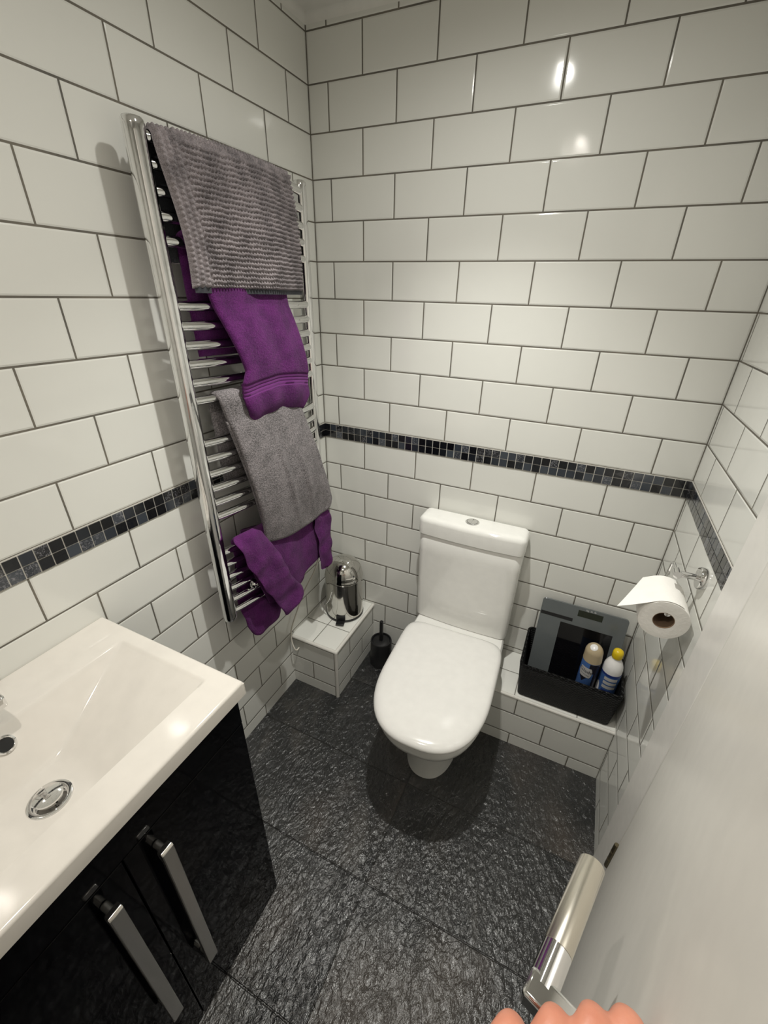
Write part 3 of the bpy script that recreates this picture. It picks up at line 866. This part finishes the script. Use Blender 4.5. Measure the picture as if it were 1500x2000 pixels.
def cyl(r, c=(0, 0, 0)):
    return lambda ang0: (lambda a, b: Vector((c[0]+(r)*math.cos(ang0+a/r), c[1]+(r)*math.sin(ang0+a/r), c[2]+b)))
def patch(name, prof_r, a0, a1, z0, z1, mat, parent, shape='rect', n=20, m=14):
    """printed area on a round body; prof_r(z) gives the radius"""
    bm = bmesh.new(); g = []
    for j in range(m+1):
        z = lerp(z0, z1, j/m); k = 1.0
        if shape == 'oval': k = math.sqrt(max(.03, 1-(2*j/m-1)**2))
        if shape == 'shield': k = .75+.25*math.sin(PI*j/m)
        if shape == 'down': k = j/m
        mid, hw = (a0+a1)/2, (a1-a0)/2*k
        g.append([bm.verts.new(((prof_r(z)+.0004)*math.cos(a), (prof_r(z)+.0004)*math.sin(a), z)) for a in [mid-hw+2*hw*i/n for i in range(n+1)]])
    for j in range(m):
        for i in range(n): bm.faces.new((g[j][i], g[j][i+1], g[j+1][i+1], g[j+1][i]))
    return link(name, bm, mat, parent)
A = math.radians
# air freshener can
c1 = thing('air_freshener_can', 'blue aerosol can with beige cap and white button, left of the two in the basket', 'aerosol can', (1.065, -.135, KZ+.011))
c1.rotation_euler = (0, 0, 0)
R1 = .0275
P('can_body', [(0, 0), (.026, 0), (R1, .002), (R1, .188), (.0262, .192), (0, .193)], 'can_blue', parent=c1, n=40)
bm = bmesh.new(); rings = []
for k in range(15):
    t = k/14; z = .190+.056*t; rr = R1*1.02*(1-.10*t) if t < .55 else R1*1.02*math.sqrt(max(.02, 1-((t-.50)/.52)**2))*.96
    rings.append([Vector((rr*math.cos(2*PI*i/40)-.002*t, rr*math.sin(2*PI*i/40)+.004*t, z)) for i in range(40)])
loft(bm, rings); link('cap', bm, 'can_beige', c1)
bm = bmesh.new(); lathe(bm, [(0, -.002), (.0115, -.002), (.0115, .001), (.009, .003), (0, .0035)], (0, 0, 0), 24)
bmesh.ops.transform(bm, matrix=Matrix.Translation((-.006, -.006, .241)) @ Matrix.Rotation(A(28), 4, Vector((1, -.6, 0))), verts=bm.verts)
link('spray_button', bm, 'can_white', c1)
pr_ = lambda z: R1
patch('dark_flower_print', pr_, A(-98), A(-10), .150, .188, 'can_dark', c1, 'rect')
patch('label', lambda z: R1+.0002, A(-158), A(-72), .130, .170, 'can_label', c1, 'shield')
patch('dark_point_print', pr_, A(-148), A(-98), .110, .130, 'can_dark', c1, 'down')
patch('side_print', pr_, A(-62), A(0), .03, .150, 'can_dark', c1, 'rect')
put_text('Glade', .0175, lambda a, b: Vector(((R1+.0009)*math.cos(A(-113)+a/R1), (R1+.0009)*math.sin(A(-113)+a/R1), .150+b-a*.12)), 'dark_print', 'lettering', c1)
put_text('Pure Linen', .006, lambda a, b: Vector(((R1+.0009)*math.cos(A(-113)+a/R1), (R1+.0009)*math.sin(A(-113)+a/R1), .139+b-a*.12)), 'dark_print', 'lettering', c1)
# white spray bottle
c2 = thing('cleaner_bottle', 'white bottle with yellow cap and blue label, right of the two in the basket', 'bottle', (1.128, -.132, KZ+.011))
R2 = .029
prof2 = [(0, 0), (.027, 0), (R2, .003), (R2, .172), (R2*.985, .182), (R2*.93, .192), (R2*.80, .203), (R2*.62, .212), (.0125, .219), (.0118, .226), (0, .226)]
P('bottle_body', prof2, 'can_white', parent=c2, n=40)
P('cap', [(0, .224), (.0145, .224), (.0155, .227), (.0155, .243), (.0135, .250), (.008, .254), (0, .255)], 'yellow', parent=c2, n=32)
rb = lambda z: R2
patch('blue_label', rb, A(-200), A(20), .012, .168, 'can_blue', c2)
patch('navy_edge', lambda z: R2+.0003, A(-170), A(10), .161, .169, 'can_navy', c2)
patch('white_wave', lambda z: R2+.0003, A(-180), A(-140), .05, .12, 'can_white', c2, 'oval')
for k in range(3):
    patch('text_panel', lambda z: R2+.0003, A(-128), A(-50), .144-.017*k, .156-.017*k, 'can_label', c2)
patch('navy_panel', lambda z: R2+.0003, A(-132), A(-60), .056, .104, 'can_navy', c2, 'shield')
put_text('CIF', .018, lambda a, b: Vector(((R2+.0010)*math.cos(A(-100)+a/R2), (R2+.0010)*math.sin(A(-100)+a/R2), .062+b)), 'white_print', 'lettering', c2)

# ------------------------------------------------------------------ toilet roll and holder
RC = Vector((1.119, -.380, .862)); RR = .0485
th = thing('toilet_roll_holder', 'chrome wall-mounted toilet roll holder on the right tiles', 'toilet roll holder', (W, -.362, .944))
fl = (W, -.362, .944)
bm = bmesh.new(); lathe(bm, [(0, 0), (.024, 0), (.024, -.012), (.0225, -.014), (0, -.014)], fl, 40, 'x'); rel(link('wall_flange', bm, 'chrome'), th)
bm = bmesh.new(); tube(bm, [(W-.012, fl[1], fl[2]), (1.128, fl[1], fl[2])], .0068, 20); lathe(bm, [(0, -.010), (.0085, -.010), (.0085, .010), (0, .010)], (1.128, fl[1], fl[2]), 20, 'y'); rel(link('arm', bm, 'chrome'), th)
bm = bmesh.new()
tube(bm, bez([(1.128, -.362, .944), (1.127, -.325, .944), (1.1265, -.317, .942), (1.126, -.3135, .935), (1.1235, -.3135, .890), (1.123, -.316, .882), (1.1225, -.323, .8795), (1.122, -.36, .879), (1.122, -.428, .879)], 6), .0042, 14)
lathe(bm, [(0, -.004), (.006, -.004), (.006, .003), (0, .003)], (1.122, -.426, .879), 18, 'y')
rel(link('roll_rod', bm, 'chrome'), th)
tr_ = thing('toilet_roll', 'white toilet paper roll with its loose end sticking out to the left', 'toilet roll', (RC.x, RC.y, RC.z))
y0, y1 = -.052, .050
bm = bmesh.new(); rc = .0205
rings = [[Vector((rad_*math.cos(2*PI*k/64), yy, rad_*math.sin(2*PI*k/64)*.99)) for k in range(64)] for rad_, yy in ((rc, y1), (rc+.001, y1), (RR-.001, y1), (RR, y1-.002), (RR, y0+.002), (RR-.001, y0), (RR*.72, y0-.0006), (rc+.002, y0), (rc, y0))]
loft(bm, rings + [rings[0]], cap0=False, cap1=False); bmesh.ops.remove_doubles(bm, verts=bm.verts, dist=1e-6)
link('paper', bm, 'paper', tr_)
bm = bmesh.new(); lathe(bm, [(rc, y1), (rc, y0), (rc-.0012, y0), (rc-.0012, y1), (rc, y1)], (0, 0, 0), 48, 'y', cap0=False, cap1=False); link('cardboard_core', bm, 'card', tr_)
# loose sheet: leaves the roll tangentially at the top left
def sheet(u, v):
    a = A(58)+A(62)*min(1, v/.45)                     # hug the roll first
    y = lerp(y1-.001, y0+.0005, u)
    if v < .45:
        return (( RR+.0012)*math.cos(a), y, (RR+.0012)*math.sin(a))
    t = (v-.45)/.55; p = Vector(((RR+.0012)*math.cos(A(120)), 0, (RR+.0012)*math.sin(A(120)))); tg = Vector((-math.sin(A(120)), 0, math.cos(A(120))))
    L = lerp(.020, .078, u)*t
    q = p+tg*L+Vector((0, 0, -.10))*(L*L)*1.5*(1-u) + Vector((0, 0, .9))*(L*L)*u
    return (q.x, y - .006*t*u, q.z)
o = cloth('loose_sheet', sheet, 16, 40, .0006, 'paper'); o.parent = tr_

# ------------------------------------------------------------------ vanity unit, basin, tap
VY0, VY1 = -.922, -1.440
vu = thing('vanity_unit', 'black gloss floor-standing vanity cabinet under the white basin', 'vanity cabinet', (.19, -1.18, 0))
bm = bmesh.new(); box(bm, .002, .360, VY1, VY0, .0, .700); box(bm, .002, .360, VY0-.018, VY0, .700, .7845); box(bm, .002, .360, VY1, VY1+.018, .700, .7845); box(bm, .002, .020, VY1+.018, VY0-.018, .700, .7845); rel(link('carcass', bm, 'black_gloss', bevel=.0015), vu)
bm = bmesh.new(); box(bm, .361, .380, VY1, VY0, .694, .7845); rel(link('top_panel', bm, 'black_gloss', bevel=.0012), vu)
for k, (a, b, hyy) in enumerate(((-1.1788, VY0, -1.134), (VY1, -1.1812, -1.2215))):
    bm = bmesh.new(); box(bm, .361, .380, a, b, .004, .6915); d = rel(link('door', bm, 'black_gloss', bevel=.0012), vu)
    bm = bmesh.new(); HX = .413; w2 = .0105
    zt, zb_ = .664, .222
    # flat bar with returns top and bottom
    prof = [(.398, zt-.020), (.398, zt-.004), (HX-.004, zt), (HX, zt-.004), (HX, zb_+.004), (HX-.004, zb_), (.398, zb_+.004), (.398, zb_+.020), (HX-.009, zb_+.026), (HX-.009, zt-.026)]
    loft(bm, [[Vector((x, hyy-w2, z)) for x, z in prof], [Vector((x, hyy+w2, z)) for x, z in prof]])
    for z in (zt-.012, zb_+.012):
        lathe(bm, [(0, .380), (.0062, .380), (.0062, .399), (0, .399)], (0, hyy, z), 20, 'x')
    hd = link('handle', bm, 'satin_chrome', None, bevel=.0015); hd.parent = d
# basin
bs = thing('wash_basin', 'white rectangular ceramic basin on the black vanity, at the left edge', 'wash basin', (.2, -1.18, .785))
def basin():
    X0, X1, Y0, Y1 = .0, .402, -1.442, -.918; ZT = .820
    def cl(a, b, n, e=.007, m=6):
        s = [a+e*(1-math.cos(PI/2*k/m)) for k in range(m)]; mid = [a+e+(b-a-2*e)*k/n for k in range(n+1)]
        return s+mid+[b-e*(1-math.cos(PI/2*k/m)) for k in range(m-1, -1, -1)]
    xs = cl(X0, X1, 130); ys = cl(Y0, Y1, 150)
    xb, xf, yl, yr = .106, .338, -1.412, -.946
    def depth(x, y):
        if not (xb < x < xf and yl < y < yr): return 0
        db = (x-xb)*1.45; de = (yr-y)*.46; dl = (y-yl)*.46; df = (xf-x)*2.6
        mx = .086
        k = .0035
        s = sum(math.exp(-d/k) for d in (db, de, dl, df, mx))
        v = -k*math.log(s)
        e = min(1, min(x-xb, xf-x, yr-y, y-yl)/.004)
        return max(0, v)*e
    def h(x, y):
        z = ZT-depth(x, y); e = .006
        dx = max(0, e-min(x-X0, X1-x)); dy = max(0, e-min(y-Y0, Y1-y)); d = min(e, math.hypot(dx, dy))
        z -= e-math.sqrt(max(0, e*e-d*d)); return z
    bm = bmesh.new()
    g = [[bm.verts.new((x, y, h(x, y))) for y in ys] for x in xs]
    for i in range(len(xs)-1):
        for j in range(len(ys)-1): bm.faces.new((g[i][j], g[i+1][j], g[i+1][j+1], g[i][j+1]))
    per = [g[i][0] for i in range(len(xs))]+[g[-1][j] for j in range(1, len(ys))]+[g[i][-1] for i in range(len(xs)-2, -1, -1)]+[g[0][j] for j in range(len(ys)-2, 0, -1)]
    lo = [bm.verts.new((v.co.x+(.002 if v.co.x < .2 else -.002)*0, v.co.y, .786)) for v in per]
    for k in range(len(per)):
        q = (k+1) % len(per); bm.faces.new((per[k], per[q], lo[q], lo[k]))
    gl = [[bm.verts.new((x, y, min(.7862, h(x, y)-.010) if 0 < i < len(xs)-1 and 0 < j < len(ys)-1 else .786)) for j, y in enumerate(ys)] for i, x in enumerate(xs)]
    for i in range(len(xs)-1):
        for j in range(len(ys)-1): bm.faces.new((gl[i][j], gl[i][j+1], gl[i+1][j+1], gl[i+1][j]))
    bmesh.ops.remove_doubles(bm, verts=bm.verts, dist=1e-5)
    return link('basin_body', bm, 'basin_ceramic', angle=50), depth
o, bdepth = basin(); rel(o, bs)
dc = Vector((.226, -1.181, .820-bdepth(.226, -1.181)))
wst = bpy.data.objects.new('waste', None); C.objects.link(wst)
bm = bmesh.new(); lathe(bm, [(.018, -.004), (.017, .001), (.022, .0016), (.027, .003), (.0305, .0022), (.0318, -.001)], dc, 44, cap0=False, cap1=False)
bpy.data.objects.remove(wst)
w = rel(link('waste_ring', bm, 'chrome'), bs)
bm = bmesh.new(); lathe(bm, [(0, -.003), (.0185, -.003), (.0185, .0)], dc, 30); rel(link('waste_hole', bm, 'dark_gap'), bs)
bm = bmesh.new(); lathe(bm, [(.006, -.003), (.006, .007), (.0190, .0075), (.0206, .009), (.0200, .0115), (.012, .0135), (0, .014)], dc, 40, cap0=False); rel(link('plug', bm, 'chrome'), bs)
# overflow ring on the back slope
oc = Vector((.124, -1.173, 0)); oc.z = .820-bdepth(oc.x, oc.y)
nb = Vector((1.45, 0, 1)).normalized(); tb_ = Vector((0, 1, 0)); tc_ = nb.cross(tb_)
def olathe(prof, mat, name):
    bm = bmesh.new(); loft(bm, [[oc+tb_*(rr*math.cos(2*PI*k/36))+tc_*(rr*math.sin(2*PI*k/36))+nb*hh for k in range(36)] for rr, hh in prof]); return rel(link(name, bm, mat), bs)
olathe([(.0125, .0035), (.012, .0015), (.0105, -.001), (.0001, -.001)][::-1] , 'dark_gap', 'overflow_hole')
bm = bmesh.new(); loft(bm, [[oc+tb_*(rr*math.cos(2*PI*k/36))+tc_*(rr*math.sin(2*PI*k/36))+nb*hh for k in range(36)] for rr, hh in [(.0100, -.001), (.0105, .003), (.0125, .0042), (.015, .003), (.016, -.001)]], False, False); rel(link('overflow_ring', bm, 'chrome'), bs)
tp = thing('mixer_tap', 'square chrome basin tap at the left edge of the photo', 'tap', (.060, -1.169, .820))
bm = bmesh.new(); rr_solid(bm, 0, 0, .021, .021, .004, 0, .085, .002); link('tap_body', bm, 'chrome', tp)
bm = bmesh.new(); rr_solid(bm, .045, 0, .045, .020, .006, .058, .078, .003); link('spout', bm, 'chrome', tp)
bm = bmesh.new(); rr_solid(bm, -.005, 0, .035, .018, .004, .094, .102, .002); rr_solid(bm, 0, 0, .012, .012, .003, .084, .096, .001); link('lever', bm, 'chrome', tp)

# ------------------------------------------------------------------ the photographer's hand on the door handle
def hand():
    bm = bmesh.new(); lay = bm.verts.layers.skin.verify()
    def V(u, n, z, r, r2=None, root=False):
        v = bm.verts.new(dpt(u, n, z)); v[lay].radius = (r, r2 or r); v[lay].use_root = root; return v
    def E(*vs):
        for a, b in zip(vs, vs[1:]): bm.edges.new((a, b))
    wr = V(.765, .060, 1.040, .024, .020, True)
    fa = V(.84, .075, 1.000, .028, .026); fb2 = V(.95, .10, .95, .034, .033); fc = V(1.06, .13, .90, .038, .037)
    E(wr, fa, fb2, fc)
    for i, (u0, n0, zk) in enumerate(((.654, .0620, 1.079), (.636, .0440, 1.087), (.619, .0270, 1.087), (.605, .0112, 1.083))):
        mid = V(u0+.085, .052+(n0-.052)*.85+.006, zk-.028, .0135, .0125)
        mc = V(u0+.040, n0+.004, zk-.008, .0135, .0122)
        pip = V(u0, n0, zk, .0118, .0112)
        dip = V(u0-.008, n0, zk-.030, .0095, .0092)
        tip = V(u0+.006, n0+.001, zk-.052, .0085, .0082)
        E(wr, mid, mc, pip, dip, tip)
    t1 = V(.735, .030, 1.020, .0135); t2 = V(.700, .028, 1.000, .0115); t3 = V(.668, .030, .992, .0098); t4 = V(.640, .038, .990, .0085)
    E(wr, t1, t2, t3, t4)
    me = bpy.data.meshes.new('person_hand'); bm.to_mesh(me); bm.free()
    o = bpy.data.objects.new('person_hand', me); C.objects.link(o); me.materials.append(M['skin'])
    sk = o.modifiers.new('skin', 'SKIN'); sk.use_smooth_shade = True; sk.branch_smoothing = .3
    s = o.modifiers.new('sub', 'SUBSURF'); s.levels = 2; s.render_levels = 2
    rm = o.modifiers.new('rm', 'REMESH'); rm.mode = 'VOXEL'; rm.voxel_size = .0018; rm.use_smooth_shade = True
    sm = o.modifiers.new('sm', 'SMOOTH'); sm.iterations = 4; sm.factor = .5
    dg = bpy.context.evaluated_depsgraph_get(); me2 = bpy.data.meshes.new_from_object(o.evaluated_get(dg))
    o.modifiers.clear(); o.data = me2
    return tag(o, 'bare hand gripping the neck of the door handle at the bottom edge', 'hand')
hand()
